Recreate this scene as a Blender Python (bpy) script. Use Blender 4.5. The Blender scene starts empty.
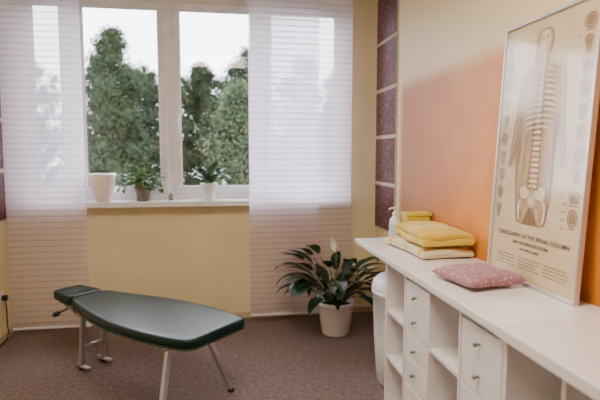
import bpy, bmesh, math, random
from mathutils import Vector, Matrix, Euler
random.seed(7)
scene = bpy.context.scene
COL = scene.collection
pi = math.pi

def lin(r, g, b):
    def c(v):
        v /= 255.0
        return v/12.92 if v <= 0.04045 else ((v+0.055)/1.055)**2.4
    return (c(r), c(g), c(b), 1.0)

# ------------------------------------------------------------ materials
def mat(name, rgb, rough=0.6, rgb2=None, nscale=8.0, bump=0.0, bscale=60.0, metal=0.0, spec=0.5, sheen=0.0, coat=0.0, lo=0.35, hi=0.65):
    m = bpy.data.materials.new(name); m.use_nodes = True
    nt = m.node_tree; b = nt.nodes['Principled BSDF']
    b.inputs['Roughness'].default_value = rough
    b.inputs['Metallic'].default_value = metal
    b.inputs['Specular IOR Level'].default_value = spec
    if sheen: b.inputs['Sheen Weight'].default_value = sheen
    if coat:
        b.inputs['Coat Weight'].default_value = coat
        b.inputs['Coat Roughness'].default_value = 0.25
    c1 = lin(*rgb)
    if rgb2 is None: rgb2 = tuple(max(0, v*0.95) for v in rgb)
    c2 = lin(*rgb2)
    tc = nt.nodes.new('ShaderNodeTexCoord')
    n = nt.nodes.new('ShaderNodeTexNoise'); n.inputs['Scale'].default_value = nscale; n.inputs['Detail'].default_value = 4
    r = nt.nodes.new('ShaderNodeValToRGB')
    r.color_ramp.elements[0].position = lo; r.color_ramp.elements[0].color = c1
    r.color_ramp.elements[1].position = hi; r.color_ramp.elements[1].color = c2
    nt.links.new(tc.outputs['Object'], n.inputs['Vector'])
    nt.links.new(n.outputs['Fac'], r.inputs['Fac'])
    nt.links.new(r.outputs['Color'], b.inputs['Base Color'])
    if bump:
        n2 = nt.nodes.new('ShaderNodeTexNoise'); n2.inputs['Scale'].default_value = bscale; n2.inputs['Detail'].default_value = 6
        bp = nt.nodes.new('ShaderNodeBump'); bp.inputs['Strength'].default_value = bump; bp.inputs['Distance'].default_value = 0.01
        nt.links.new(tc.outputs['Object'], n2.inputs['Vector'])
        nt.links.new(n2.outputs['Fac'], bp.inputs['Height'])
        nt.links.new(bp.outputs['Normal'], b.inputs['Normal'])
    return m

M = {}
M['cream'] = mat('cream_wall_paint', (236,223,186), 0.85, (231,216,176), 3, 0.15, 90)
M['ceiling'] = mat('ceiling_paint', (240,236,226), 0.9)
M['carpet'] = mat('carpet_mauve', (130,98,88), 0.7, (78,57,52), 38, 0.9, 300, sheen=0.2, lo=0.32, hi=0.68)
M['base'] = mat('cream_skirting', (200,180,146), 0.8)
M['pvc'] = mat('white_pvc', (244,244,252), 0.3)
M['sill'] = mat('white_sill', (244,244,250), 0.3)
M['gasket'] = mat('grey_gasket', (130,130,136), 0.6)
M['white_lam'] = mat('white_laminate', (235,230,228), 0.4, (231,225,222), 4)
M['white_top'] = mat('white_worktop', (240,236,236), 0.26, (235,230,231), 3)
M['white_top2'] = mat('white_worktop_second_board', (234,229,230), 0.32, (230,224,226), 3)
M['white_draw'] = mat('white_drawer_front', (242,238,237), 0.35)
M['knob'] = mat('brushed_steel_knob', (150,148,146), 0.35, metal=0.9)
M['steel'] = mat('satin_steel', (200,202,208), 0.3, metal=0.7)
M['black'] = mat('black_plastic', (22,22,24), 0.4)
M['vinyl'] = mat('dark_green_vinyl', (5,34,27), 0.36, (4,28,22), 20, 0.10, 260, spec=0.26)
M['piping'] = mat('green_piping', (10,46,34), 0.4)
M['pot_white'] = mat('white_glazed_ceramic', (250,250,251), 0.25, (244,243,245), 5)
M['pot_pink'] = mat('pinkish_white_ceramic', (250,244,244), 0.35, (242,231,229), 14)
M['terra'] = mat('grey_brown_pot', (160,150,138), 0.6, (130,114,100), 18)
M['soil'] = mat('potting_soil', (48,34,26), 0.95, (30,22,18), 40, 0.8, 80)
M['leaf'] = mat('dark_green_leaf', (18,42,24), 0.38, (28,56,30), 14, spec=0.35)
M['leaf2'] = mat('fresh_green_leaf', (58,94,48), 0.5, (90,124,64), 16)
M['leaf3'] = mat('mid_green_leaf', (30,62,34), 0.4, (48,86,46), 14)
M['spathe'] = mat('white_spathe', (246,246,240), 0.5)
M['spadix'] = mat('cream_spadix', (214,206,140), 0.7)
M['bin'] = mat('white_bin_plastic', (238,241,250), 0.35)
M['yellow_box'] = mat('yellow_green_plastic', (230,216,70), 0.45, (222,208,64), 6)
M['soap'] = mat('white_bottle_plastic', (244,246,248), 0.25)
M['label'] = mat('soap_label', (200,212,220), 0.5)
M['frame'] = mat('silver_frame', (215,214,214), 0.3, metal=0.4)
M['print'] = mat('aged_chart_paper', (226,208,172), 0.6, (216,194,152), 5)
M['ink'] = mat('brown_ink', (140,110,84), 0.8)
M['ink_dark'] = mat('dark_ink', (116,92,72), 0.8)
M['ink_soft'] = mat('soft_anatomy_tint', (206,176,136), 0.8, (192,158,118), 20)
M['nerve'] = mat('yellow_nerve_ink', (196,142,70), 0.8)
M['bone'] = mat('bone_tint', (242,228,198), 0.8, (226,206,172), 30)
M['tree_leaf'] = mat('tree_foliage', (46,56,40), 0.95, (68,80,56), 1.5, spec=0.1)
M['conifer'] = mat('conifer_foliage', (36,46,38), 0.95, (54,66,52), 1.5, spec=0.1)
M['tree_leaf_light'] = mat('pale_tree_foliage', (66,78,56), 0.95, (92,104,76), 1.5, spec=0.1)
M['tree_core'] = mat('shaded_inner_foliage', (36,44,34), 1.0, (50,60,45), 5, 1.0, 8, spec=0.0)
M['bark'] = mat('bark', (50,42,36), 0.9, (34,28,26), 12, 0.8, 30)
M['grass'] = mat('grass', (60,78,44), 0.95, (44,60,34), 2)

def nodes_of(name):
    m = bpy.data.materials.new(name); m.use_nodes = True
    nt = m.node_tree; return m, nt, nt.nodes, nt.links

def math_node(N, L, op, a, b=None, clamp=False):
    n = N.new('ShaderNodeMath'); n.operation = op; n.use_clamp = clamp
    for i, v in enumerate((a, b)):
        if v is None: continue
        if isinstance(v, (int, float)): n.inputs[i].default_value = v
        else: L.new(v, n.inputs[i])
    return n.outputs[0]

# right wall paint: cream with an orange sponge-painted field
def wall_right_mat():
    m, nt, N, L = nodes_of('cream_and_orange_glaze_paint')
    b = N['Principled BSDF']; b.inputs['Roughness'].default_value = 0.42
    b.inputs['Specular IOR Level'].default_value = 0.36
    tc = N.new('ShaderNodeTexCoord'); sp = N.new('ShaderNodeSeparateXYZ')
    L.new(tc.outputs['Object'], sp.inputs[0])
    noise = N.new('ShaderNodeTexNoise'); noise.inputs['Scale'].default_value = 2.6; noise.inputs['Detail'].default_value = 6
    L.new(tc.outputs['Object'], noise.inputs['Vector'])
    nf = N.new('ShaderNodeTexNoise'); nf.inputs['Scale'].default_value = 30; nf.inputs['Detail'].default_value = 5
    L.new(tc.outputs['Object'], nf.inputs['Vector'])
    ramp = N.new('ShaderNodeValToRGB')
    ramp.color_ramp.elements[0].position = 0.3; ramp.color_ramp.elements[0].color = lin(206,118,30)
    ramp.color_ramp.elements[1].position = 0.72; ramp.color_ramp.elements[1].color = lin(232,154,58)
    L.new(noise.outputs['Fac'], ramp.inputs['Fac'])
    ygr = N.new('ShaderNodeMapRange'); ygr.inputs['From Min'].default_value = 2.5; ygr.inputs['From Max'].default_value = 3.8
    L.new(math_node(N, L, 'ADD', sp.outputs['Y'], math_node(N, L, 'MULTIPLY', noise.outputs['Fac'], 0.3)), ygr.inputs['Value'])
    mix1 = N.new('ShaderNodeMix'); mix1.data_type = 'RGBA'
    L.new(ygr.outputs['Result'], mix1.inputs['Factor'])
    L.new(ramp.outputs['Color'], mix1.inputs['A']); mix1.inputs['B'].default_value = lin(190,136,104)
    zz = math_node(N, L, 'ADD', sp.outputs['Z'], math_node(N, L, 'MULTIPLY', nf.outputs['Fac'], 0.02))
    mz = N.new('ShaderNodeMapRange'); mz.inputs['From Min'].default_value = 1.86; mz.inputs['From Max'].default_value = 1.99
    mz.interpolation_type = 'SMOOTHSTEP'
    mz.inputs['To Min'].default_value = 1; mz.inputs['To Max'].default_value = 0
    L.new(zz, mz.inputs['Value'])
    yy = math_node(N, L, 'ADD', sp.outputs['Y'], math_node(N, L, 'MULTIPLY', nf.outputs['Fac'], 0.04))
    my = N.new('ShaderNodeMapRange'); my.inputs['From Min'].default_value = 3.60; my.inputs['From Max'].default_value = 3.68
    my.inputs['To Min'].default_value = 1; my.inputs['To Max'].default_value = 0
    L.new(yy, my.inputs['Value'])
    msk = math_node(N, L, 'MULTIPLY', mz.outputs['Result'], my.outputs['Result'])
    mix2 = N.new('ShaderNodeMix'); mix2.data_type = 'RGBA'
    L.new(msk, mix2.inputs['Factor']); mix2.inputs['A'].default_value = lin(234,214,166)
    L.new(mix1.outputs['Result'], mix2.inputs['B'])
    L.new(mix2.outputs['Result'], b.inputs['Base Color'])
    bp = N.new('ShaderNodeBump'); bp.inputs['Strength'].default_value = 0.08; bp.inputs['Distance'].default_value = 0.01
    L.new(nf.outputs['Fac'], bp.inputs['Height']); L.new(bp.outputs['Normal'], b.inputs['Normal'])
    return m
M['wall_right'] = wall_right_mat()

def curtain_mat():
    m, nt, N, L = nodes_of('sheer_striped_panel_fabric')
    for n in list(N):
        if n.type == 'BSDF_PRINCIPLED': N.remove(n)
    out = [n for n in N if n.type == 'OUTPUT_MATERIAL'][0]
    tc = N.new('ShaderNodeTexCoord'); sp = N.new('ShaderNodeSeparateXYZ')
    L.new(tc.outputs['Object'], sp.inputs[0])
    f = math_node(N, L, 'FRACT', math_node(N, L, 'DIVIDE', sp.outputs['Z'], 0.046))
    line = math_node(N, L, 'LESS_THAN', f, 0.18)
    nz = N.new('ShaderNodeTexNoise'); nz.inputs['Scale'].default_value = 1.0; nz.inputs['Detail'].default_value = 3
    mp = N.new('ShaderNodeMapping'); mp.inputs['Scale'].default_value = (60, 1, 21.74)
    L.new(tc.outputs['Object'], mp.inputs['Vector']); L.new(mp.outputs['Vector'], nz.inputs['Vector'])
    dash = math_node(N, L, 'GREATER_THAN', nz.outputs['Fac'], 0.42)
    line = math_node(N, L, 'MULTIPLY', line, dash)
    col = N.new('ShaderNodeMix'); col.data_type = 'RGBA'
    L.new(line, col.inputs['Factor']); col.inputs['A'].default_value = lin(250,243,255); col.inputs['B'].default_value = lin(188,174,196)
    d = N.new('ShaderNodeBsdfDiffuse'); t = N.new('ShaderNodeBsdfTranslucent'); tr = N.new('ShaderNodeBsdfTransparent')
    L.new(col.outputs['Result'], d.inputs['Color']); L.new(col.outputs['Result'], t.inputs['Color'])
    s1 = N.new('ShaderNodeMixShader'); s1.inputs[0].default_value = 0.65
    L.new(d.outputs[0], s1.inputs[1]); L.new(t.outputs[0], s1.inputs[2])
    fac = math_node(N, L, 'ADD', math_node(N, L, 'MULTIPLY', line, 0.25), 0.58)
    s2 = N.new('ShaderNodeMixShader'); L.new(fac, s2.inputs[0])
    L.new(tr.outputs[0], s2.inputs[1]); L.new(s1.outputs[0], s2.inputs[2])
    L.new(s2.outputs[0], out.inputs['Surface'])
    return m
M['curtain'] = curtain_mat()

def glass_mat(name, base, top, rough):
    m, nt, N, L = nodes_of(name)
    for n in list(N):
        if n.type == 'BSDF_PRINCIPLED': N.remove(n)
    out = [n for n in N if n.type == 'OUTPUT_MATERIAL'][0]
    tr = N.new('ShaderNodeBsdfTransparent')
    g = N.new('ShaderNodeBsdfGlossy'); g.inputs['Roughness'].default_value = rough
    lw = N.new('ShaderNodeLayerWeight'); lw.inputs['Blend'].default_value = 0.5
    p = math_node(N, L, 'POWER', lw.outputs['Facing'], 4.0)
    fac = math_node(N, L, 'ADD', math_node(N, L, 'MULTIPLY', p, top), base)
    s = N.new('ShaderNodeMixShader')
    L.new(fac, s.inputs[0]); L.new(tr.outputs[0], s.inputs[1]); L.new(g.outputs[0], s.inputs[2])
    L.new(s.outputs[0], out.inputs['Surface'])
    return m
M['glass'] = glass_mat('window_glass', 0.05, 0.6, 0.02)
M['acrylic'] = glass_mat('acrylic_sheet', 0.07, 0.4, 0.12)

def tile_mat():
    m, nt, N, L = nodes_of('mottled_burgundy_tile')
    b = N['Principled BSDF']; b.inputs['Roughness'].default_value = 0.5
    tc = N.new('ShaderNodeTexCoord')
    v = N.new('ShaderNodeTexVoronoi'); v.inputs['Scale'].default_value = 34
    n = N.new('ShaderNodeTexNoise'); n.inputs['Scale'].default_value = 34; n.inputs['Detail'].default_value = 6
    L.new(tc.outputs['Object'], v.inputs['Vector']); L.new(tc.outputs['Object'], n.inputs['Vector'])
    r = N.new('ShaderNodeValToRGB')
    e = r.color_ramp.elements
    e[0].position = 0.30; e[0].color = lin(168,126,116)
    e[1].position = 0.85; e[1].color = lin(58,28,30)
    x = e.new(0.44); x.color = lin(116,68,68)
    x = e.new(0.6); x.color = lin(82,44,50)
    s = math_node(N, L, 'ADD', math_node(N, L, 'MULTIPLY', v.outputs['Distance'], 0.6), math_node(N, L, 'MULTIPLY', n.outputs['Fac'], 0.6))
    L.new(s, r.inputs['Fac']); L.new(r.outputs['Color'], b.inputs['Base Color'])
    return m
M['tile'] = tile_mat()
M['tile_edge'] = mat('pale_tile_edge', (204,186,172), 0.6)

def cushion_mat():
    m, nt, N, L = nodes_of('pink_dotted_cotton')
    b = N['Principled BSDF']; b.inputs['Roughness'].default_value = 0.9
    tc = N.new('ShaderNodeTexCoord')
    v = N.new('ShaderNodeTexVoronoi'); v.inputs['Scale'].default_value = 58
    L.new(tc.outputs['Object'], v.inputs['Vector'])
    r = N.new('ShaderNodeValToRGB')
    r.color_ramp.elements[0].position = 0.20; r.color_ramp.elements[0].color = lin(206,174,180)
    r.color_ramp.elements[1].position = 0.36; r.color_ramp.elements[1].color = lin(164,120,134)
    L.new(v.outputs['Distance'], r.inputs['Fac']); L.new(r.outputs['Color'], b.inputs['Base Color'])
    return m
M['cushion'] = cushion_mat()

def towel_mat(name, base, stripe, axis, period, duty, off=0.0):
    m, nt, N, L = nodes_of(name)
    b = N['Principled BSDF']; b.inputs['Roughness'].default_value = 0.95; b.inputs['Sheen Weight'].default_value = 0.3
    tc = N.new('ShaderNodeTexCoord'); sp = N.new('ShaderNodeSeparateXYZ'); L.new(tc.outputs['Object'], sp.inputs[0])
    f = math_node(N, L, 'FRACT', math_node(N, L, 'DIVIDE', math_node(N, L, 'ADD', sp.outputs[axis], off), period))
    s = math_node(N, L, 'LESS_THAN', f, duty)
    mx = N.new('ShaderNodeMix'); mx.data_type = 'RGBA'
    L.new(s, mx.inputs['Factor']); mx.inputs['A'].default_value = lin(*base); mx.inputs['B'].default_value = lin(*stripe)
    L.new(mx.outputs['Result'], b.inputs['Base Color'])
    n = N.new('ShaderNodeTexNoise'); n.inputs['Scale'].default_value = 160; n.inputs['Detail'].default_value = 4
    L.new(tc.outputs['Object'], n.inputs['Vector'])
    bp = N.new('ShaderNodeBump'); bp.inputs['Strength'].default_value = 0.9; bp.inputs['Distance'].default_value = 0.012
    L.new(n.outputs['Fac'], bp.inputs['Height']); L.new(bp.outputs['Normal'], b.inputs['Normal'])
    return m
M['towel_white'] = towel_mat('pale_towel_yellow_stripes', (246,234,192), (236,194,92), 'Y', 0.19, 0.18, 0.05)
M['towel_yellow'] = towel_mat('yellow_towel', (244,206,62), (248,226,140), 'Y', 0.34, 0.20, 0.10)

# ------------------------------------------------------------ helpers
def finish(bm, name, mats, parent=None, loc=(0,0,0), rot=(0,0,0), smooth=False, bevel=0.0, seg=2, recalc=True):
    me = bpy.data.meshes.new(name)
    if recalc: bmesh.ops.recalc_face_normals(bm, faces=bm.faces[:])
    bm.to_mesh(me); bm.free()
    if not isinstance(mats, (list, tuple)): mats = [mats]
    for mm in mats: me.materials.append(mm)
    if smooth:
        for p in me.polygons: p.use_smooth = True
    ob = bpy.data.objects.new(name, me); COL.objects.link(ob)
    ob.location = loc; ob.rotation_euler = rot
    if parent: ob.parent = parent
    if bevel:
        md = ob.modifiers.new('bevel', 'BEVEL'); md.width = bevel; md.segments = seg; md.limit_method = 'ANGLE'; md.angle_limit = math.radians(50)
    return ob

def addbox(bm, lo, hi, mi=0):
    x0,y0,z0 = lo; x1,y1,z1 = hi
    vs = [bm.verts.new(p) for p in ((x0,y0,z0),(x1,y0,z0),(x1,y1,z0),(x0,y1,z0),(x0,y0,z1),(x1,y0,z1),(x1,y1,z1),(x0,y1,z1))]
    for f in ((0,3,2,1),(4,5,6,7),(0,1,5,4),(1,2,6,5),(2,3,7,6),(3,0,4,7)):
        fc = bm.faces.new([vs[i] for i in f]); fc.material_index = mi

def boxes(name, lst, mats, parent=None, loc=(0,0,0), bevel=0.0, rot=(0,0,0)):
    bm = bmesh.new()
    for l in lst: addbox(bm, l[0], l[1], l[2] if len(l) > 2 else 0)
    return finish(bm, name, mats, parent, loc, rot, False, bevel)

def sheet(name, x0, x1, z0, z1, y, m, parent):
    bm = bmesh.new()
    bm.faces.new([bm.verts.new(p) for p in ((x0,y,z0),(x1,y,z0),(x1,y,z1),(x0,y,z1))])
    return finish(bm, name, m, parent)

def addlathe(bm, prof, n=40, c=(0,0,0), mi=0):
    rings = []
    for r, z in prof:
        if r < 1e-5: rings.append([bm.verts.new((c[0], c[1], c[2]+z))])
        else: rings.append([bm.verts.new((c[0]+r*math.cos(2*pi*i/n), c[1]+r*math.sin(2*pi*i/n), c[2]+z)) for i in range(n)])
    for a, b in zip(rings, rings[1:]):
        for i in range(n):
            j = (i+1) % n
            if len(a) == 1 and len(b) == 1: continue
            if len(a) == 1: f = bm.faces.new((a[0], b[i], b[j]))
            elif len(b) == 1: f = bm.faces.new((a[i], a[j], b[0]))
            else: f = bm.faces.new((a[i], a[j], b[j], b[i]))
            f.material_index = mi

def lathe(name, prof, m, parent=None, loc=(0,0,0), n=40, rot=(0,0,0)):
    bm = bmesh.new(); addlathe(bm, prof, n)
    return finish(bm, name, m, parent, loc, rot, True)

def addtube(bm, pts, r, n=10, mi=0, cap=True):
    pts = [Vector(p) for p in pts]; rings = []
    for i, p in enumerate(pts):
        d = (pts[min(i+1, len(pts)-1)] - pts[max(i-1, 0)]).normalized()
        up = Vector((0,0,1)) if abs(d.z) < 0.95 else Vector((1,0,0))
        s = d.cross(up).normalized(); u = s.cross(d).normalized()
        rr = r[i] if isinstance(r, (list, tuple)) else r
        rings.append([bm.verts.new(p + (s*math.cos(2*pi*k/n) + u*math.sin(2*pi*k/n))*rr) for k in range(n)])
    for a, b in zip(rings, rings[1:]):
        for i in range(n):
            f = bm.faces.new((a[i], a[(i+1)%n], b[(i+1)%n], b[i])); f.material_index = mi
    if cap:
        bm.faces.new(rings[0]); bm.faces.new(rings[-1][::-1])

def tube(name, pts, r, m, parent=None, loc=(0,0,0), n=12):
    bm = bmesh.new(); addtube(bm, pts, r, n)
    return finish(bm, name, m, parent, loc, (0,0,0), True)

def thing(name, label, cat, loc, rot=(0,0,0), group=None):
    e = bpy.data.objects.new(name, None); COL.objects.link(e)
    e.empty_display_size = 0.1; e.location = loc; e.rotation_euler = rot
    e['label'] = label; e['category'] = cat
    if group: e['group'] = group
    return e

def tag(o, label, cat, group=None):
    o['label'] = label; o['category'] = cat
    if group: o['group'] = group
    return o

def struct(o):
    o['kind'] = 'structure'; return o

# ------------------------------------------------------------ room
L_, R_, D_, B_, H_ = -1.64, 1.345, 4.235, -1.6, 2.75
SZ = 1.03
WX0, WX1, WZ0, WZ1 = -1.55, 1.10, SZ-0.03, 2.68
struct(boxes('floor', [((L_-0.1, B_-0.1, -0.1), (R_+0.1, D_+0.2, 0.0))], M['carpet']))
struct(boxes('ceiling', [((L_-0.1, B_-0.1, H_), (R_+0.1, D_+0.2, H_+0.1))], M['ceiling']))
struct(boxes('wall_right', [((R_, B_, 0), (R_+0.1, D_+0.2, H_))], M['wall_right']))
struct(boxes('wall_left', [((L_-0.1, B_, 0), (L_, D_+0.2, H_))], M['cream']))
struct(boxes('wall_front', [((L_, B_-0.1, 0), (R_, B_, H_))], M['cream']))
struct(boxes('wall_back', [((L_, D_, 0), (R_, D_+0.2, WZ0)), ((L_, D_, WZ1), (R_, D_+0.2, H_)),
                           ((L_, D_, WZ0), (WX0, D_+0.2, WZ1)), ((WX1, D_, WZ0), (R_, D_+0.2, WZ1))], M['cream']))
struct(boxes('baseboard_back', [((L_, D_-0.012, 0), (R_, D_, 0.05))], M['base'], bevel=0.003))
struct(boxes('baseboard_left', [((L_, B_, 0), (L_+0.012, D_-0.012, 0.05))], M['base'], bevel=0.003))
struct(boxes('baseboard_right', [((R_-0.012, 2.66, 0), (R_, D_-0.012, 0.05))], M['base'], bevel=0.003))

# window
win = bpy.data.objects.new('window_1', None); COL.objects.link(win); win.location = (0, 4.30, SZ); struct(win)
zt = WZ1 - SZ
fx = [-1.55, -1.15, -0.40, 0.35, 1.10]
fr = [((WX0, 0, 0), (WX1, 0.07, 0.06)), ((WX0, 0, zt-0.06), (WX1, 0.07, zt))]
for i, x in enumerate(fx):
    a = x if i == 0 else x-0.03
    b = x+0.06 if i == 0 else (x if i == 4 else x+0.03)
    if i == 4: a = x-0.06
    fr.append(((a, 0, 0.06), (b, 0.07, zt-0.06)))
boxes('window_frame', fr, M['pvc'], win, bevel=0.004)
for i in range(4):
    a = fx[i] + (0.055 if i == 0 else 0.025); b = fx[i+1] - (0.055 if i == 3 else 0.025)
    w = 0.062; z0, z1 = 0.05, zt-0.05
    boxes('sash', [((a, -0.022, z0), (b, -0.001, z0+w)), ((a, -0.022, z1-w), (b, -0.001, z1)),
                   ((a, -0.022, z0+w), (a+w, -0.001, z1-w)), ((b-w, -0.022, z0+w), (b, -0.001, z1-w))], M['pvc'], win, bevel=0.005)
    boxes('gasket', [((a+w, -0.012, z0+w), (a+w+0.005, 0, z1-w)), ((b-w-0.005, -0.012, z0+w), (b-w, 0, z1-w)),
                     ((a+w, -0.012, z0+w), (b-w, 0, z0+w+0.005)), ((a+w, -0.012, z1-w-0.005), (b-w, 0, z1-w))], M['gasket'], win)
    sheet('window_pane', a+w, b-w, z0+w, z1-w, 0.03, M['glass'], win)
x = -0.34
boxes('window_handle', [((x-0.014, -0.034, 0.62), (x+0.014, -0.022, 0.70)), ((x-0.009, -0.062, 0.65), (x+0.009, -0.034, 0.67)),
                            ((x-0.010, -0.070, 0.55), (x+0.010, -0.056, 0.675))], M['pvc'], win, bevel=0.004)
struct(boxes('trim_1', [((WX0, 4.105, SZ-0.03), (WX1, 4.30, SZ)), ((WX0, 4.105, SZ-0.045), (WX1, 4.125, SZ-0.03))], M['sill'], bevel=0.006))

# curtain track + panels
trk = boxes('curtain_track', [((-1.60, -0.05, -0.025), (1.14, 0.05, 0.0)), ((-1.60, -0.052, -0.032), (1.14, -0.044, 0.0)),
      ((-1.60, 0.044, -0.032), (1.14, 0.052, 0.0))], M['pvc'], None, (0, 4.055, H_), bevel=0.002)
tag(trk, 'white ceiling-mounted curtain track above the window', 'curtain track')
def panel(x0, x1, y, zbot, label):
    ztop = H_-0.032
    t = thing('panel_curtain', label, 'curtain', ((x0+x1)/2, y, zbot), group='sheer panel curtains at the window')
    w = (x1-x0)/2; h = ztop-zbot
    bm = bmesh.new(); nx, nz = 14, 30; g = []
    ph = random.random()*6
    for i in range(nx+1):
        col = []
        for k in range(nz+1):
            u = -w + 2*w*i/nx; z = h*k/nz
            yy = 0.004*math.sin(u*9+ph)*(1-z/h) + 0.003*math.sin(z*3+ph)
            if k == 0 or k == nz: yy = 0
            col.append(bm.verts.new((u, yy, z)))
        g.append(col)
    for i in range(nx):
        for k in range(nz):
            bm.faces.new((g[i][k], g[i+1][k], g[i+1][k+1], g[i][k+1]))
    finish(bm, 'curtain_fabric', M['curtain'], t, smooth=True)
    boxes('bottom_bar', [((-w, -0.004, 0.0), (w, 0.004, 0.018))], M['pvc'], t, bevel=0.002)
    boxes('top_carrier', [((-w, -0.006, h-0.03), (w, 0.006, h))], M['pvc'], t, bevel=0.002)
panel(-1.595, -1.02, 4.045, 0.055, 'sheer white striped panel curtain beside the burgundy tile strip')
panel(0.23, 0.80, 4.035, 0.075, 'sheer white striped panel curtain overlapping another panel')
panel(0.40, 1.085, 4.075, 0.075, 'sheer white striped panel curtain above the floor plant')

# decorative tiles
def tiles(x, sgn, label, ya, yb, z0, n):
    for i in range(n):
        bz = z0 + i*0.385
        t = thing('decorative_wall_tile', label, 'wall tile', (x, (ya+yb)/2, bz), group='burgundy tiles in a column on the wall')
        hw = (yb-ya)/2
        boxes('tile_border', [((min(0, sgn*0.010), -hw, 0), (max(0, sgn*0.010), hw, 0.38))], M['tile_edge'], t, bevel=0.002)
        boxes('tile_face', [((min(sgn*0.010, sgn*0.015), -hw+0.015, 0.012), (max(sgn*0.010, sgn*0.015), hw-0.015, 0.368))], M['tile'], t, bevel=0.002)
tiles(R_, -1, 'mottled burgundy tile with pale border near the window corner', 3.70, 4.20, 0.78, 5)
tiles(L_, 1, 'mottled burgundy tile with pale border beside the sheer curtain', 3.72, 4.20, 0.90, 4)

# ------------------------------------------------------------ cabinets
def shelf_unit(y_far, cols, pitch, drawer_cols, label):
    x0, x1 = 0.90, 1.33
    t = thing('shelf_unit', label, 'shelf unit', (x0, y_far, 0), group='white cube shelf units under the worktop')
    W = cols*pitch; dx = x1-x0; Ht = 0.822
    lst = [((0, -W, 0), (dx, 0, 0.022)), ((0, -W, Ht-0.022), (dx, 0, Ht)), ((dx-0.006, -W, 0.022), (dx, 0, Ht-0.022))]
    for c in range(cols+1):
        yc = -c*pitch; a, b = yc-0.009, yc+0.009
        if c == 0: a, b = -0.022, 0
        if c == cols: a, b = -W, -W+0.022
        lst.append(((0, a, 0.022), (dx-0.006, b, Ht-0.022)))
    ri = (Ht-0.044)/3
    for r in (1, 2):
        z = 0.022 + ri*r
        for c in range(cols):
            lst.append(((0.003, -(c+1)*pitch+0.009, z-0.009), (dx-0.006, -c*pitch-0.009, z+0.009)))
    boxes('body', lst, M['white_lam'], t, bevel=0.0015)
    for c in drawer_cols:
        ya, yb = -(c+1)*pitch+0.012, -c*pitch-0.012
        for r in range(3):
            zb = 0.022 + ri*r + 0.012; zt_ = 0.022 + ri*(r+1) - 0.012; mid = (zb+zt_)/2
            for (a, b) in ((zb, mid-0.0015), (mid+0.0015, zt_)):
                d = boxes('drawer', [((0.0, ya, a), (0.016, yb, b)), ((0.016, ya+0.008, a+0.008), (0.36, ya+0.018, b-0.02)),
                                     ((0.016, yb-0.018, a+0.008), (0.36, yb-0.008, b-0.02)), ((0.016, ya+0.008, a+0.004), (0.36, yb-0.008, a+0.010))],
                          M['white_draw'], t, (0.002, 0, 0), bevel=0.002)
                lathe('knob', [(0, 0.0), (0.005, 0.0), (0.004, 0.010), (0.009, 0.015), (0.010, 0.020), (0.007, 0.024), (0, 0.025)],
                          M['knob'], d, (0.0005, (ya+yb)/2, (a+b)/2), 20, (0, -pi/2, 0))
    return t
shelf_unit(2.62, 4, 0.291, (1, 3), 'white cube shelf unit with small drawers beside the bin')
shelf_unit(1.452, 4, 0.291, (3,), 'white cube shelf unit with open cubbies below the worktop')
w1 = boxes('worktop', [((0, 0, 0), (0.473, 1.705, 0.032))], M['white_top'], None, (0.871, 1.455, 0.822), bevel=0.004)
tag(w1, 'long white laminate worktop carrying towels and framed chart', 'worktop', 'white worktops on the shelf units')
w2 = boxes('worktop', [((0, 0, 0), (0.482, 1.190, 0.040))], M['white_top2'], None, (0.862, 0.256, 0.822), bevel=0.005)
tag(w2, 'empty white laminate worktop board butted against the longer one', 'worktop', 'white worktops on the shelf units')
br = boxes('shelf_bracket', [((0.18, 0, -0.012), (0.4725, 0.03, 0.0)), ((0.4605, 0, -0.25), (0.4725, 0.03, -0.012))], M['pvc'], None, (0.871, 3.08, 0.822), bevel=0.002)
tag(br, 'white metal bracket under the overhanging worktop', 'bracket')
WT = 0.854

# bin
b = thing('waste_bin', 'white rounded plastic waste bin beside the shelf unit', 'bin', (1.075, 2.86, 0))
lathe('bin_body', [(0, 0.0), (0.125, 0.0), (0.135, 0.012), (0.155, 0.30), (0.165, 0.56), (0.172, 0.565), (0.172, 0.585), (0.160, 0.585), (0.150, 0.30), (0.13, 0.02), (0, 0.02)], M['bin'], b)
lathe('bin_lid', [(0.170, 0.586), (0.172, 0.60), (0.162, 0.64), (0.13, 0.67), (0.07, 0.69), (0, 0.695)], M['bin'], b)

# ------------------------------------------------------------ framed chart
PW, PH = 0.60, 1.12
chart = thing('framed_anatomy_chart', 'tall silver-framed anatomy chart of the spine leaning against orange wall', 'framed poster',
              (1.266, 2.19, WT+0.001), (-0.053, 0, -pi/2))
f = 0.012
boxes('picture_frame', [((0, -0.012, 0), (f, 0.012, PH)), ((PW-f, -0.012, 0), (PW, 0.012, PH)), ((f, -0.012, 0), (PW-f, 0.012, f)), ((f, -0.012, PH-f), (PW-f, 0.012, PH))], M['frame'], chart, bevel=0.002)
boxes('chart_print', [((f, 0.0, f), (PW-f, 0.008, PH-f))], M['print'], chart)
sheet('cover_glass', f, PW-f, f, PH-f, -0.009, M['acrylic'], chart)

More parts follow.
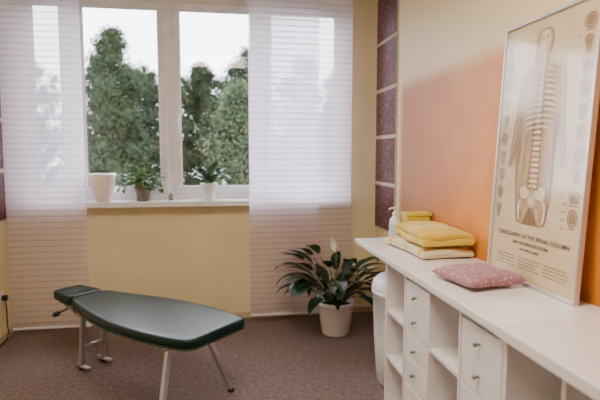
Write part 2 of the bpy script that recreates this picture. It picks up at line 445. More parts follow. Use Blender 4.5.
def stroke(bm, pts, w, y=-0.0012):
    pts = [Vector((p[0], 0, p[1])) for p in pts]; prev = None
    for i, p in enumerate(pts):
        d = pts[min(i+1, len(pts)-1)] - pts[max(i-1, 0)]
        if d.length < 1e-9: d = Vector((1,0,0))
        d.normalize(); nrm = Vector((-d.z, 0, d.x)) * w/2
        a = bm.verts.new((p.x+nrm.x, y, p.z+nrm.z)); c = bm.verts.new((p.x-nrm.x, y, p.z-nrm.z))
        if prev: bm.faces.new((prev[0], prev[1], c, a))
        prev = (a, c)
def blob(bm, cx, cz, rx, rz, y=-0.0008, n=24, rot=0):
    vs = []
    for i in range(n):
        a = 2*pi*i/n; x = rx*math.cos(a); z = rz*math.sin(a)
        vs.append(bm.verts.new((cx + x*math.cos(rot)-z*math.sin(rot), y, cz + x*math.sin(rot)+z*math.cos(rot))))
    bm.faces.new(vs)
def ring(bm, cx, cz, rx, rz, w, y=-0.0012, n=28, a0=0, a1=2*pi):
    stroke(bm, [(cx+rx*math.cos(a0+(a1-a0)*i/n), cz+rz*math.sin(a0+(a1-a0)*i/n)) for i in range(n+1)], w, y)
cx = 0.285
WS = 1.12   # figure width factor
half = [(0.0,1.06),(0.035,1.055),(0.048,1.02),(0.045,0.985),(0.030,0.955),(0.034,0.93),(0.09,0.905),(0.125,0.87),(0.135,0.80),(0.142,0.70),(0.155,0.60),(0.165,0.50),(0.150,0.49),(0.135,0.56),(0.118,0.66),(0.108,0.74),(0.100,0.68),(0.092,0.60),(0.100,0.52),(0.110,0.44),(0.100,0.34),(0.085,0.26),(0.045,0.25),(0.02,0.30),(0.0,0.34)]
half = [(x*WS, z) for x, z in half]
outline = [(cx+x, z) for x, z in half] + [(cx-x, z) for x, z in half[-2:0:-1]]
side_figs = []
for k in range(10): side_figs.append((0.538, 1.03-0.080*k, 0.030-0.005*(k % 2), 0.026+0.006*((k*3) % 4)/3, k % 3))
for k in range(10): side_figs.append((0.048, 1.02-0.080*k, 0.022+0.003*(k % 2), 0.026+0.006*((k+1) % 3)/2, (k+1) % 3))
bm = bmesh.new()
fc = bm.faces.new([bm.verts.new((x, -0.0006, z)) for x, z in outline]); bmesh.ops.triangulate(bm, faces=[fc])
for (px, pz, rx, rz, kd) in side_figs:
    if kd == 0: blob(bm, px, pz, rx, rz, -0.0006)
    elif kd == 1:
        blob(bm, px, pz+rz*0.4, rx*0.8, rz*0.5, -0.0006); blob(bm, px, pz-rz*0.4, rx*0.5, rz*0.6, -0.0007)
    else:
        blob(bm, px-rx*0.4, pz, rx*0.5, rz*0.8, -0.0006, rot=0.4); blob(bm, px+rx*0.4, pz, rx*0.5, rz*0.8, -0.0007, rot=-0.4)
finish(bm, 'body_illustration', M['ink_soft'], chart)
bm = bmesh.new()
for i in range(25):
    z = 0.955 - i*0.0225; w = 0.014 + i*0.0007
    blob(bm, cx, z, w, 0.0095, -0.0012, 12)
blob(bm, cx, 1.02, 0.033, 0.036, -0.0012)
blob(bm, cx, 0.365, 0.022, 0.04, -0.0012)
for s in (-1, 1):
    blob(bm, cx+s*0.05, 0.385, 0.042, 0.030, -0.0010, 24, s*0.5)
    for i in range(11):
        z = 0.89 - i*0.0235; r = 0.056 + 0.030*math.sin(min(1, i/6)*pi/2) - max(0, i-8)*0.008
        stroke(bm, [(cx+s*(0.008+r*math.sin(k/8*pi*0.62)), z+0.008-0.030*(k/8)**1.5) for k in range(9)], 0.010, -0.0011)
    stroke(bm, [(cx+s*0.008*WS, 0.915), (cx+s*0.06*WS, 0.918), (cx+s*0.112*WS, 0.89), (cx+s*0.122*WS, 0.77), (cx+s*0.133*WS, 0.69), (cx+s*0.145*WS, 0.60), (cx+s*0.153*WS, 0.54)], 0.012)
    stroke(bm, [(cx+s*0.06, 0.38), (cx+s*0.078*WS, 0.33), (cx+s*0.078*WS, 0.30), (cx+s*0.072*WS, 0.27)], 0.016)
finish(bm, 'skeleton_illustration', M['bone'], chart)
bm = bmesh.new()
stroke(bm, outline+[outline[0]], 0.0036, -0.0018)
for i in range(25):
    z = 0.955 - i*0.0225; w = 0.014 + i*0.0007
    stroke(bm, [(cx-w-0.010, z-0.011), (cx+w+0.010, z-0.011)], 0.006, -0.0020)
    for s in (-1, 1): stroke(bm, [(cx+s*(w+0.001), z-0.010), (cx+s*(w+0.003), z+0.010)], 0.003, -0.0021)
for (px, pz, rx, rz, kd) in side_figs:
    if kd == 0:
        ring(bm, px, pz, rx, rz, 0.0034, -0.0020); ring(bm, px, pz, rx*0.5, rz*0.5, 0.0034, -0.0020)
    elif kd == 1:
        ring(bm, px, pz+rz*0.4, rx*0.8, rz*0.5, 0.0034, -0.0020); ring(bm, px, pz-rz*0.4, rx*0.5, rz*0.6, 0.0034, -0.0020)
    else:
        ring(bm, px-rx*0.4, pz, rx*0.5, rz*0.8, 0.0034, -0.0020); ring(bm, px+rx*0.4, pz, rx*0.5, rz*0.8, 0.0034, -0.0020)
    for q in (-0.5, -0.2, 0.1, 0.4): stroke(bm, [(px-rx*0.5, pz+rz*q), (px, pz+rz*(q+0.15)), (px+rx*0.5, pz+rz*q)], 0.0022, -0.0022)
    stroke(bm, [(px-rx*0.7, pz-rz-0.007), (px+rx*0.7, pz-rz-0.007)], 0.003, -0.0020)
for s in (-1, 1):
    ring(bm, cx+s*0.05, 0.385, 0.042, 0.030, 0.0035, -0.002)
    ring(bm, cx+s*0.016, 1.025, 0.007, 0.008, 0.004, -0.002, 12)
    for o_ in (-0.0075, 0.0075):
        stroke(bm, [(cx+s*(0.112*WS+o_), 0.885), (cx+s*(0.122*WS+o_), 0.77), (cx+s*(0.133*WS+o_), 0.69), (cx+s*(0.145*WS+o_), 0.60), (cx+s*(0.153*WS+o_), 0.54)], 0.003, -0.002)
        stroke(bm, [(cx+s*(0.078*WS+o_*1.4), 0.36), (cx+s*(0.078*WS+o_*1.4), 0.30), (cx+s*(0.072*WS+o_*1.4), 0.27)], 0.003, -0.002)
    for i in range(11):
        z = 0.884 - i*0.0235; r = 0.056 + 0.030*math.sin(min(1, i/6)*pi/2) - max(0, i-8)*0.008
        stroke(bm, [(cx+s*(0.012+r*math.sin(k/8*pi*0.62)), z+0.006-0.030*(k/8)**1.5) for k in range(9)], 0.005, -0.0020)
rr = random.Random(3)
for i in range(24):
    z = 0.98 - i*0.031
    stroke(bm, [(0.476, z), (0.476+rr.uniform(0.014, 0.024), z)], 0.0035, -0.0018)
    stroke(bm, [(0.098-rr.uniform(0.01, 0.018), z-0.01), (0.098, z-0.01)], 0.0035, -0.0018)
for i in range(4):
    z = 0.105 - i*0.014
    for k in range(3):
        stroke(bm, [(0.06+k*0.17, z), (0.06+k*0.17+rr.uniform(0.11, 0.15), z)], 0.003, -0.0018)
finish(bm, 'ink_illustration', M['ink'], chart)
bm = bmesh.new()
stroke(bm, [(cx, 0.99), (cx, 0.33)], 0.003, -0.0024)
for s in (-1, 1):
    for i in range(24):
        z = 0.945 - i*0.0225
        stroke(bm, [(cx, z), (cx+s*0.03, z-0.010), (cx+s*(0.045+0.01*math.sin(i)), z-0.035)], 0.003, -0.0024)
    stroke(bm, [(cx, 0.42), (cx+s*0.04, 0.36), (cx+s*0.072, 0.27)], 0.004, -0.0024)
    stroke(bm, [(cx, 0.93), (cx+s*0.07*WS, 0.89), (cx+s*0.118*WS, 0.80), (cx+s*0.145*WS, 0.62), (cx+s*0.157*WS, 0.51)], 0.0035, -0.0024)
finish(bm, 'nerve_illustration', M['nerve'], chart)
def text(body, size, x, z, m, name='chart_title'):
    cu = bpy.data.curves.new(name, 'FONT'); cu.body = body; cu.size = size; cu.align_x = 'CENTER'; cu.extrude = 0.0002; cu.offset = 0.0003
    tmp = bpy.data.objects.new('tmp', cu); COL.objects.link(tmp)
    dg = bpy.context.evaluated_depsgraph_get()
    me = bpy.data.meshes.new_from_object(tmp.evaluated_get(dg)); me.name = name
    bpy.data.objects.remove(tmp)
    o = bpy.data.objects.new(name, me); me.materials.clear(); me.materials.append(m); COL.objects.link(o)
    o.parent = chart; o.location = (x, -0.003, z); o.rotation_euler = (pi/2, 0, 0); return o
text('TOPOGRAPHY OF THE SPINAL COLUMN', 0.0265, PW/2, 0.190, M['ink_dark'])
text('AND THE NERVOUS SYSTEM', 0.019, PW/2, 0.162, M['ink_dark'], 'chart_subtitle')
text('ANATOMICAL CHART', 0.013, PW/2, 0.138, M['ink_dark'], 'chart_subtitle')

# ------------------------------------------------------------ towels
cl = bpy.data.textures.new('towel_lumps', 'CLOUDS'); cl.noise_scale = 0.09
def folded(name, W, Lg, n, th, m, loc=(0,0,0), rot=(0,0,0), seed=1, dome=0.0, lump=0.007):
    rg = random.Random(seed); prof = []
    for k in range(n):
        z = th*0.5 + k*th*1.02; d = 1 if k % 2 == 0 else -1
        inset = rg.uniform(0, 0.010)
        xs = [(-W/2+th*0.55+inset) + (W-th*1.1-inset*2)*i/14 for i in range(15)]
        if d < 0: xs = xs[::-1]
        for x in xs: prof.append((x, z + 0.002*math.sin(x*25+k), k))
        if k < n-1:
            xe = xs[-1]
            for q in range(1, 5):
                a = -pi/2 + pi*q/5
                prof.append((xe + d*th*0.55*math.cos(a), z + th*0.51 + th*0.51*math.sin(a), k+0.5))
    bm = bmesh.new(); ny = 20; g = []
    for i, (x, z, k) in enumerate(prof):
        row = []
        for j in range(ny+1):
            v = -1 + 2*j/ny
            e = abs(v)**5
            top = k/max(1, n-1)
            y = v*Lg/2*(1-0.02*top) + 0.008*math.sin(i*0.45+v)*e
            u = x/(W/2)
            dz = dome*top*(1-u*u)*(1-v*v) - 0.012*top*abs(u)**4 - 0.014*top*e
            row.append(bm.verts.new((x + 0.008*math.sin(v*3+seed), y, z + dz)))
        g.append(row)
    for i in range(len(prof)-1):
        for j in range(ny): bm.faces.new((g[i][j], g[i+1][j], g[i+1][j+1], g[i][j+1]))
    o = finish(bm, name, m, None, loc, rot, True)
    md = o.modifiers.new('thick', 'SOLIDIFY'); md.thickness = th*0.97; md.offset = 0
    sb = o.modifiers.new('sub', 'SUBSURF'); sb.levels = 2; sb.render_levels = 2
    dm = o.modifiers.new('lumps', 'DISPLACE'); dm.texture = cl; dm.strength = lump; dm.mid_level = 0.6
    return o
t1 = folded('folded_towel', 0.335, 0.53, 2, 0.026, M['towel_white'], (1.157, 2.69, WT+0.006), (0, 0, 0.05), 2)
tag(t1, 'folded pale cream terry towel with yellow stripes lying on worktop', 'towel', 'folded towels on the worktop')
t2 = folded('folded_towel', 0.315, 0.49, 2, 0.039, M['towel_yellow'], (1.165, 2.665, WT+0.069), (0, 0, -0.05), 5, 0.012, 0.012)
tag(t2, 'thick folded bright yellow towel stacked on a pale towel', 'towel', 'folded towels on the worktop')

# yellow box
yb = thing('storage_box', 'small yellow-green plastic box with lid behind the towels', 'box', (1.25, 3.06, WT))
boxes('box_body', [((-0.08, -0.05, 0), (0.08, 0.05, 0.155))], M['yellow_box'], yb, bevel=0.012)
boxes('box_lid', [((-0.085, -0.055, 0.156), (0.085, 0.055, 0.177)), ((-0.02, -0.015, 0.177), (0.02, 0.015, 0.182))], M['yellow_box'], yb, bevel=0.006)

# soap dispenser
sd = thing('soap_dispenser', 'white pump soap dispenser standing beside the yellow box', 'soap dispenser', (1.105, 3.06, WT))
lathe('bottle', [(0, 0), (0.030, 0), (0.034, 0.006), (0.034, 0.11), (0.030, 0.135), (0.014, 0.152), (0.012, 0.162), (0, 0.162)], M['soap'], sd)
lathe('bottle_label', [(0.0342, 0.03), (0.0348, 0.031), (0.0348, 0.104), (0.0342, 0.105)], M['label'], sd)
bm = bmesh.new(); addlathe(bm, [(0, 0.1625), (0.015, 0.1625), (0.015, 0.178), (0.005, 0.182), (0.004, 0.20), (0.011, 0.202), (0.011, 0.212), (0, 0.214)], 24)
addtube(bm, [(0, 0, 0.207), (-0.025, 0, 0.207), (-0.04, 0, 0.198)], 0.005, 10)
finish(bm, 'pump', M['soap'], sd, smooth=True)

# cushion
bm = bmesh.new(); n = 26; S = 0.142
for side in (1, -1):
    g = []
    for i in range(n+1):
        row = []
        for j in range(n+1):
            u = -1+2*i/n; v = -1+2*j/n
            k = max(0, (1-u**4)*(1-v**4))**0.5
            pinch = 1 - 0.06*((1-abs(u))*abs(v)**3) ; pinch2 = 1 - 0.06*((1-abs(v))*abs(u)**3)
            z = side*(0.036 if side > 0 else 0.026)*k + 0.002*math.sin(u*6+v*4)*k
            row.append(bm.verts.new((u*S*pinch2, v*S*pinch, z+0.0285)))
        g.append(row)
    for i in range(n):
        for j in range(n): bm.faces.new((g[i][j], g[i+1][j], g[i+1][j+1], g[i][j+1]))
bmesh.ops.remove_doubles(bm, verts=bm.verts[:], dist=0.0004)
cu = finish(bm, 'cushion', M['cushion'], None, (1.086, 1.965, WT+0.001), (0, 0, 0.16), True)
tag(cu, 'small dusty mauve-pink patterned square cushion lying on worktop', 'cushion')

# ------------------------------------------------------------ treatment bench
bench = thing('treatment_bench', 'dark green padded chiropractic bench on steel legs', 'treatment bench', (-1.045, 3.535, 0), (0, 0, math.radians(-43.0)))
ZT = 0.50
def pad(name, s0, s1, wfun, th, zf, n=44, r=0.022, dip=0.0, r_end=0.06):
    bm = bmesh.new(); rings = []
    K = 48
    for i in range(n+1):
        q = i/n
        q = 0.5 - 0.5*math.cos(pi*q)
        s = s0 + (s1-s0)*q
        de = min(s-s0, s1-s)
        e = 1.0
        if de < r_end: e = (1-(1-de/r_end)**2.6)**(1/2.6) if de > 0 else 0.0
        hw = wfun(s) - r_end*(1-e)
        eth = 1.0
        if de < r: eth = math.sqrt(max(0.0, 1-(1-de/r)**2))*0.7+0.3
        ring_ = []
        for k in range(K):
            a = 2*pi*k/K
            ca, sa = math.cos(a), math.sin(a)
            px = math.copysign(abs(ca)**0.17, ca); pz = math.copysign(abs(sa)**0.42, sa)
            z = th/2*eth*pz
            if sa > 0:
                if dip: z -= dip*math.exp(-((s-(s0+s1)/2)/0.05)**2 - (px*hw/0.035)**2)
            ring_.append(bm.verts.new((s, px*hw, z - th/2 + zf(s))))
        rings.append(ring_)
    for a, b_ in zip(rings, rings[1:]):
        for k in range(K): bm.faces.new((a[k], a[(k+1)%K], b_[(k+1)%K], b_[k]))
    bm.faces.new(rings[0]); bm.faces.new(rings[-1][::-1])
    return finish(bm, name, M['vinyl'], bench, smooth=True)
_P = [(0.22, 0.128), (0.36, 0.160), (0.50, 0.198), (0.65, 0.234), (0.80, 0.258), (0.95, 0.270), (1.10, 0.268), (1.25, 0.252), (1.42, 0.222), (1.5, 0.205)]
def wb(s):
    P = _P
    for i in range(len(P)-1):
        if s <= P[i+1][0] or i == len(P)-2:
            t = (s-P[i][0])/(P[i+1][0]-P[i][0]); t = max(0, min(1, t))
            p0 = P[max(0, i-1)][1]; p1 = P[i][1]; p2 = P[i+1][1]; p3 = P[min(len(P)-1, i+2)][1]
            return 0.5*((2*p1)+(-p0+p2)*t+(2*p0-5*p1+4*p2-p3)*t*t+(-p0+3*p1-3*p2+p3)*t**3)
def lerp(a, b, t): return a+(b-a)*max(0, min(1, t))
PT = 0.060
S1 = 1.420
zb_ = lambda s: ZT + lerp(0.006, 0.0, (s-0.22)/0.23)
pad('body_cushion', 0.249, S1, wb, PT, zb_, r_end=0.075)
pad('head_cushion', 0.0, 0.246, lambda s: lerp(0.105, 0.126, s/0.25), PT, lambda s: ZT + 0.010 - 0.014*s, 30, 0.018, 0.03)
pts = []
def edge_hw(s, s0, s1, re=0.075):
    de = min(s-s0, s1-s); e = 1.0
    if de < re: e = (1-(1-max(de, 0)/re)**2.6)**(1/2.6) if de > 0 else 0
    return wb(s) - re*(1-e)
for i in range(49):
    q = 0.5-0.5*math.cos(pi*i/48); s = 0.252+(S1-0.003-0.252)*q
    pts.append((s, edge_hw(s, 0.249, S1)-0.001, zb_(s)-PT+0.008))
pts2 = [(p[0], -p[1], p[2]) for p in pts[::-1]]
bm = bmesh.new(); addtube(bm, pts + pts2 + [pts[0]], 0.005, 8, cap=False)
finish(bm, 'piping', M['piping'], bench, smooth=True)
bm = bmesh.new()
addbox(bm, (0.29, -0.13, ZT-PT-0.022), (1.33, 0.13, ZT-PT-0.0005))
addbox(bm, (0.03, -0.07, ZT-PT-0.018), (0.29, 0.07, ZT-PT+0.004))
finish(bm, 'support_board', M['black'], bench, bevel=0.004)
ZR = ZT-PT-0.036
for y in (-0.10, 0.10):
    tube('frame_rail', [(0.08, y*0.5, ZR+0.008), (0.28, y, ZR), (1.30, y, ZR)], 0.014, M['steel'], bench)
tube('cross_bar', [(1.18, -0.17, ZR-0.012), (1.18, 0.17, ZR-0.012)], 0.014, M['steel'], bench)
tube('cross_bar', [(0.28, -0.10, ZR-0.012), (0.28, 0.10, ZR-0.012)], 0.014, M['steel'], bench)
def leg(p0, p1):
    bm = bmesh.new()
    a, c = Vector(p0), Vector(p1); d = (c-a).normalized()
    s = Vector((0,1,0)); u = d.cross(s).normalized(); s = u.cross(d).normalized()
    vs = []
    for q in (a, c):
        for (i, j) in ((-1,-1),(1,-1),(1,1),(-1,1)): vs.append(bm.verts.new(q + u*i*0.013 + s*j*0.016))
    bm.faces.new(vs[:4]); bm.faces.new(vs[4:][::-1])
    for i in range(4): bm.faces.new((vs[i], vs[(i+1)%4], vs[4+(i+1)%4], vs[4+i]))
    finish(bm, 'leg', M['steel'], bench, bevel=0.004)
    lathe('foot_cap', [(0, 0), (0.020, 0), (0.022, 0.004), (0.020, 0.018), (0, 0.018)], M['black'], bench, (c.x, c.y, 0.0), 20)
leg((1.17, 0.13, ZR), (1.235, 0.275, 0.015)); leg((1.17, -0.13, ZR), (1.235, -0.265, 0.015))
leg((0.29, 0.085, ZR), (0.22, 0.12, 0.015)); leg((0.29, -0.065, ZR), (0.22, -0.04, 0.015))
tube('cross_bar', [(0.245, -0.045, 0.16), (0.245, 0.11, 0.16)], 0.010, M['steel'], bench, n=10)
tube('foot_bar', [(0.15, 0.12, 0.02), (0.30, 0.12, 0.02)], 0.014, M['steel'], bench, n=10)
tube('foot_bar', [(0.15, -0.04, 0.02), (0.30, -0.04, 0.02)], 0.014, M['steel'], bench, n=10)
bm = bmesh.new()
addtube(bm, [(0.14, -0.04, ZR+0.01), (0.12, -0.12, ZR-0.02)], 0.006, 10)
addtube(bm, [(0.12, -0.12, ZR-0.02), (0.117, -0.135, ZR-0.024), (0.112, -0.16, ZR-0.03)], [0.010, 0.017, 0.014], 12)
finish(bm, 'adjustment_knob', M['black'], bench, smooth=True)

# ------------------------------------------------------------ plants
def add_leaf(bm, base, az, L0, stem, wid, up, droop, nseg=10, rg=random, fold=0.25, stemr=0.003):
    p = Vector(base); ang = up; pts = []; tot = stem+L0
    steps = nseg*2
    for i in range(steps+1):
        q = i/steps; pts.append((p.copy(), ang, q*tot))
        dl = tot/steps
        ang -= droop/steps*(0.4+1.4*q)
        p = p + Vector((math.cos(az)*math.cos(ang), math.sin(az)*math.cos(ang), math.sin(ang)))*dl
    side = Vector((-math.sin(az), math.cos(az), 0))
    sp_ = [x[0] for x in pts if x[2] <= stem+1e-6]
    if len(sp_) > 1: addtube(bm, sp_, stemr, 5, 0, False)
    prev = None
    for (p, ang, d) in pts:
        if d < stem-1e-6: continue
        q = (d-stem)/L0
        w = wid*(math.sin(pi*min(1, q**0.8))**0.8) if 0 < q < 1 else 0.0008
        nrm = Vector((-math.cos(az)*math.sin(ang), -math.sin(az)*math.sin(ang), math.cos(ang)))
        c = bm.verts.new(p); a = bm.verts.new(p + side*w/2 + nrm*w*fold*0.5); b_ = bm.verts.new(p - side*w/2 + nrm*w*fold*0.5)
        if prev:
            bm.faces.new((prev[0], c, a, prev[1])); bm.faces.new((prev[0], prev[2], b_, c))
        prev = (c, a, b_)

lily = thing('potted_peace_lily', 'large dark green peace lily in white ceramic pot on carpet', 'potted plant', (0.885, 3.76, 0))
lathe('pot', [(0, 0), (0.105, 0), (0.112, 0.008), (0.135, 0.20), (0.142, 0.225), (0.150, 0.23), (0.152, 0.258), (0.140, 0.262), (0.134, 0.24), (0.128, 0.215), (0.0, 0.215)], M['pot_white'], lily, n=48)
lathe('soil', [(0, 0.238), (0.06, 0.24), (0.127, 0.2255), (0.125, 0.217), (0, 0.217)], M['soil'], lily)
bm = bmesh.new(); rg = random.Random(11)
for i in range(66):
    az = i*2.399 + rg.uniform(-0.4, 0.4)
    out = (i % 8)/8
    up = rg.uniform(1.2, 1.5) - 0.6*out
    L0 = rg.uniform(0.20, 0.29); st = rg.uniform(0.12, 0.40)*(1-0.35*out)
    if math.cos(az) < -0.3: st *= 1.2
    add_leaf(bm, (0.05*math.cos(az), 0.05*math.sin(az), 0.235), az, L0, st, rg.uniform(0.07, 0.10), up, rg.uniform(0.9, 2.1), rg=rg)
for v in bm.verts:
    if v.co.y > 0.26: v.co.y = 0.25
    if v.co.x > 0.40: v.co.x = 0.39
finish(bm, 'foliage', M['leaf'], lily, smooth=True)
def flower(h, x, y, lean):
    bm = bmesh.new()
    addtube(bm, [(x*0.3, y*0.3, 0.235), (x*0.7, y*0.7, 0.235+(h-0.235)*0.6), (x, y, h)], 0.004, 6)
    finish(bm, 'flower_stem', M['leaf2'], lily, smooth=True)
    bm = bmesh.new(); prev = None; n = 12
    for i in range(n+1):
        q = i/n; w = 0.06*math.sin(pi*q**0.75)**0.9 if 0 < q < 1 else 0.001
        p = Vector((x + lean*q*0.03, y + 0.02 + 0.02*math.sin(q*3), h - 0.01 + 0.12*q))
        row = [bm.verts.new(p + Vector((w/2*t, -0.022*t*t*w/0.075, 0))) for t in (-1, -0.5, 0, 0.5, 1)]
        if prev:
            for k in range(4): bm.faces.new((prev[k], prev[k+1], row[k+1], row[k]))
        prev = row
    finish(bm, 'flower', M['spathe'], lily, smooth=True)
    tube('spadix', [(x, y, h), (x, y-0.004, h+0.02), (x, y-0.005, h+0.055), (x, y-0.004, h+0.062)], [0.004, 0.008, 0.007, 0.003], M['spadix'], lily)
flower(0.66, -0.01, -0.05, -1)

p = thing('ceramic_planter', 'empty pinkish-white flared ceramic planter on the window sill', 'planter', (-0.925, 4.165, SZ))
lathe('planter_body', [(0, 0), (0.054, 0), (0.060, 0.006), (0.074, 0.05), (0.088, 0.12), (0.101, 0.20), (0.107, 0.218), (0.103, 0.224), (0.096, 0.20), (0.081, 0.10), (0.055, 0.02), (0, 0.02)], M['pot_pink'], p, n=48)
p = thing('potted_ivy', 'small bushy light-green plant in grey-brown pot on the window sill', 'potted plant', (-0.62, 4.19, SZ))
lathe('pot', [(0, 0), (0.048, 0), (0.062, 0.095), (0.067, 0.096), (0.068, 0.122), (0.061, 0.123), (0.056, 0.10), (0, 0.10)], M['terra'], p)
lathe('soil', [(0, 0.112), (0.056, 0.108), (0.054, 0.102), (0, 0.102)], M['soil'], p)
bm = bmesh.new(); rg = random.Random(5)
for i in range(150):
    az = rg.uniform(0, 2*pi)
    add_leaf(bm, (0.03*math.cos(az), 0.03*math.sin(az), 0.11), az, rg.uniform(0.04, 0.06), rg.uniform(0.03, 0.18), rg.uniform(0.035, 0.05), rg.uniform(0.5, 1.5), rg.uniform(0.5, 2.2), 5, rg, 0.2, 0.0018)
for v in bm.verts:
    if v.co.y > 0.075: v.co.y = 0.07
    if v.co.y < -0.12: v.co.y = -0.12
finish(bm, 'foliage', M['leaf2'], p, smooth=True)
p = thing('glass_bottle', 'small dark bottle with white cap on the window sill', 'bottle', (-0.40, 4.19, SZ))
lathe('bottle_body', [(0, 0), (0.017, 0), (0.019, 0.004), (0.019, 0.045), (0.009, 0.056), (0.008, 0.064), (0, 0.064)], M['terra'], p, n=24)
lathe('bottle_cap', [(0.010, 0.0645), (0.010, 0.076), (0, 0.077), ], M['pot_white'], p, n=24)
p = thing('potted_peace_lily', 'small broad-leaved peace lily in white pot on the window sill', 'potted plant', (-0.095, 4.19, SZ))
lathe('pot', [(0, 0), (0.045, 0), (0.05, 0.006), (0.066, 0.12), (0.070, 0.122), (0.071, 0.138), (0.065, 0.139), (0.060, 0.12), (0, 0.12)], M['pot_white'], p)
lathe('soil', [(0, 0.130), (0.058, 0.126), (0.056, 0.121), (0, 0.121)], M['soil'], p)
bm = bmesh.new(); rg = random.Random(9)
for i in range(34):
    az = i*2.399
    add_leaf(bm, (0.02*math.cos(az), 0.02*math.sin(az), 0.125), az, rg.uniform(0.09, 0.13), rg.uniform(0.03, 0.14), rg.uniform(0.05, 0.065), rg.uniform(0.9, 1.5), rg.uniform(0.5, 1.8), 6, rg, 0.25, 0.002)
for v in bm.verts:
    if v.co.y > 0.08: v.co.y = 0.075
    if v.co.y < -0.12: v.co.y = -0.12
finish(bm, 'foliage', M['leaf3'], p, smooth=True)

c = thing('power_cord', 'black power cord with plug hanging beside the curtain', 'cable', (L_+0.012, 3.98, 0.0))
boxes('wall_socket', [((-0.012, -0.04, 0.29), (-0.002, 0.04, 0.37))], M['pvc'], c, bevel=0.003)
boxes('plug', [((-0.002, -0.018, 0.31), (0.035, 0.018, 0.35))], M['black'], c, bevel=0.006)
tube('cord', [(0.02, 0, 0.31), (0.025, 0, 0.24), (0.02, 0.01, 0.15), (0.03, 0.0, 0.06), (0.02, -0.03, 0.012), (0.02, -0.10, 0.006), (0.03, -0.22, 0.006)], 0.005, M['black'], c, n=8)

# ------------------------------------------------------------ outdoors
GZ = -2.5
struct(boxes('ground', [((-30, 4.9, GZ-0.1), (30, 60, GZ))], M['grass']))
_t = bmesh.new(); bmesh.ops.create_icosphere(_t, subdivisions=2, radius=1.0)
ICO_V = [v.co.copy() for v in _t.verts]; ICO_F = [[v.index for v in f.verts] for f in _t.faces]; _t.free()
def tree(x, y, h, kind, m, dens, r, seed, label):
    t = thing('tree', label, 'tree', (x, y, GZ), group='trees outside the window')
    rg = random.Random(seed)
    tube('trunk', [(0, 0, 0), (0.05, 0, h*0.3), (-0.03, 0.04, h*0.6), (0, 0, h*0.90)], [0.16, 0.12, 0.08, 0.02], M['bark'], t, n=10)
    clusters = []
    n = 190
    for i in range(n):
        a = rg.uniform(0, 2*pi)
        if kind == 'conifer':
            q = rg.random()**0.85; z = h*(0.05+0.90*q)
            env = (1-q)**0.5*(0.75+0.25*math.sin(q*17+seed+a)); cr = 0.36*(1-q)**0.6+0.10
        else:
            q = rg.random()**0.85; z = h*(0.08+0.86*q) + rg.uniform(-0.25, 0.2)
            env = (1 - q**3.6)**0.55*(0.8+0.2*math.sin(a*3+q*7+seed)); cr = rg.uniform(0.2, 0.44)*(1-0.35*q**3)
        rad = max(0, (r-0.12)*env)*rg.uniform(0.15, 1.0)
        clusters.append((rad*math.cos(a), rad*math.sin(a), z, cr))
    per = dens//n
    sc = (y/13.0)**0.8
    V = []; F = []; MI = []
    for (cx_, cy_, cz_, cr) in clusters:
        b0 = len(V); ph = rg.uniform(0, 9)
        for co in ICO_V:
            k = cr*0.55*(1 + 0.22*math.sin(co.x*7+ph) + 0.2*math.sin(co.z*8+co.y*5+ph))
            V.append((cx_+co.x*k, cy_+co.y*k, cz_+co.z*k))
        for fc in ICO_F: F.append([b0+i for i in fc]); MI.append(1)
        for k in range(per):
            d = Vector((rg.gauss(0,1), rg.gauss(0,1), rg.gauss(0,0.9)))*cr*0.68
            p = Vector((cx_, cy_, cz_)) + d
            rad = math.hypot(p.x, p.y)
            if rad > r: p.x *= r/rad; p.y *= r/rad
            s = rg.uniform(0.015, 0.032)*sc
            u = Vector((rg.gauss(0,1), rg.gauss(0,1), rg.gauss(0,1))).normalized()
            w_ = u.cross(Vector((rg.gauss(0,1), rg.gauss(0,1), rg.gauss(0,1)))).normalized()
            l1, l2 = (s*1.9, s*0.55) if kind == 'conifer' else (s*1.2, s*0.8)
            b0 = len(V)
            V += [tuple(p-u*l1), tuple(p-w_*l2), tuple(p+u*l1), tuple(p+w_*l2)]
            F.append([b0, b0+1, b0+2, b0+3]); MI.append(0)
    me = bpy.data.meshes.new('foliage'); me.from_pydata(V, [], F)
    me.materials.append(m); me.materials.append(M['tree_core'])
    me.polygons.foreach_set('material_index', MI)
    o = bpy.data.objects.new('foliage', me); COL.objects.link(o); o.parent = t
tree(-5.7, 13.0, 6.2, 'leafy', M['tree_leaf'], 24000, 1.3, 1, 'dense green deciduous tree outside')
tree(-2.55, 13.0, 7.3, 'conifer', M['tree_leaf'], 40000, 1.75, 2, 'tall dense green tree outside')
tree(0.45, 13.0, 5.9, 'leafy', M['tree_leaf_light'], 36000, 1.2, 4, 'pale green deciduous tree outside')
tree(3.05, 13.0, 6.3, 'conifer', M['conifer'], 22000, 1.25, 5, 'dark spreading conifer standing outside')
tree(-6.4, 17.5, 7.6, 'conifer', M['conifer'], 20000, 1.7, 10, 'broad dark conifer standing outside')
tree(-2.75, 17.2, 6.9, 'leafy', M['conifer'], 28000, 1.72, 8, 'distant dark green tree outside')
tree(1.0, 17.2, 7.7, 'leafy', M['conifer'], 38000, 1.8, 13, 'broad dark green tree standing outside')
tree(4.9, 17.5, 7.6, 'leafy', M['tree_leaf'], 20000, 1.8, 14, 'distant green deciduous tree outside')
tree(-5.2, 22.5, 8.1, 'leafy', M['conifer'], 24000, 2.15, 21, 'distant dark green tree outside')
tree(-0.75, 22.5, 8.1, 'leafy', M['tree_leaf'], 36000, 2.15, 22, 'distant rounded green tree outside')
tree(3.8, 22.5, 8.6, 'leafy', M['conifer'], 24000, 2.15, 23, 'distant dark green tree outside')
tree(1.7, 28.0, 9.4, 'conifer', M['conifer'], 30000, 2.6, 24, 'distant dark conifer with pointed top outside')
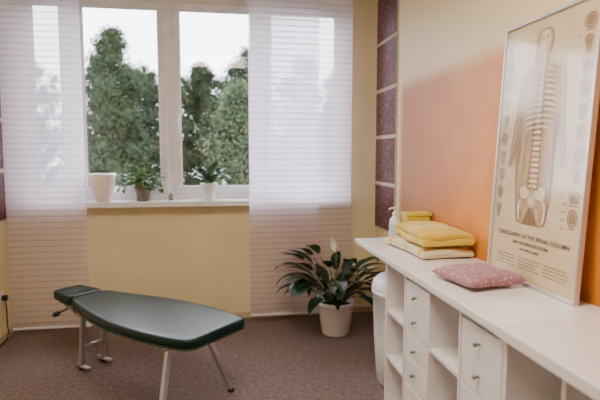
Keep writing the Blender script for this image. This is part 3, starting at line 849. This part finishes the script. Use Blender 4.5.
tree(-3.8, 28.0, 8.9, 'leafy', M['tree_leaf'], 30000, 2.65, 25, 'distant green deciduous tree outside')
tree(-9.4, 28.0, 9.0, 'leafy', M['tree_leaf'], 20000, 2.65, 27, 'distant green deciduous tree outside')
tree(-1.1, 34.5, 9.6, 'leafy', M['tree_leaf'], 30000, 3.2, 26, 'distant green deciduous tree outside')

# ------------------------------------------------------------ light
w = bpy.data.worlds.new('overcast_sky'); scene.world = w; w.use_nodes = True
N = w.node_tree.nodes; Lk = w.node_tree.links; bg = N['Background']
tc = N.new('ShaderNodeTexCoord'); sp = N.new('ShaderNodeSeparateXYZ'); Lk.new(tc.outputs['Generated'], sp.inputs[0])
rp = N.new('ShaderNodeValToRGB'); rp.color_ramp.elements[0].position = 0.45; rp.color_ramp.elements[0].color = (0.82, 0.84, 0.95, 1)
rp.color_ramp.elements[1].position = 0.7; rp.color_ramp.elements[1].color = (0.90, 0.92, 1.0, 1)
Lk.new(sp.outputs['Z'], rp.inputs['Fac']); Lk.new(rp.outputs['Color'], bg.inputs['Color']); bg.inputs['Strength'].default_value = 9.0

l = bpy.data.lights.new('overcast_sun', 'SUN'); l.energy = 11.0; l.angle = math.radians(100); l.color = (0.94, 0.94, 1.0)
o = bpy.data.objects.new('overcast_sun', l); COL.objects.link(o); o.location = (0, 8, 6); o.rotation_euler = (math.radians(-62), 0, 0)
l = bpy.data.lights.new('ceiling_light', 'AREA'); l.shape = 'RECTANGLE'; l.size = 0.9; l.size_y = 0.9; l.energy = 62; l.color = (1.0, 0.87, 0.71)
o = bpy.data.objects.new('ceiling_light', l); COL.objects.link(o); o.location = (0.0, 1.3, 2.72)

# ------------------------------------------------------------ camera
cam = bpy.data.cameras.new('camera'); cam.sensor_width = 36; cam.lens = 500/600*36; cam.clip_start = 0.05; cam.clip_end = 200
cam.dof.use_dof = True; cam.dof.focus_distance = 2.7; cam.dof.aperture_fstop = 2.0
co = bpy.data.objects.new('camera', cam); COL.objects.link(co)
co.location = (0, 0, 1.4)
co.rotation_euler = (math.radians(90-5.14), 0, math.radians(-9.06))
scene.camera = co
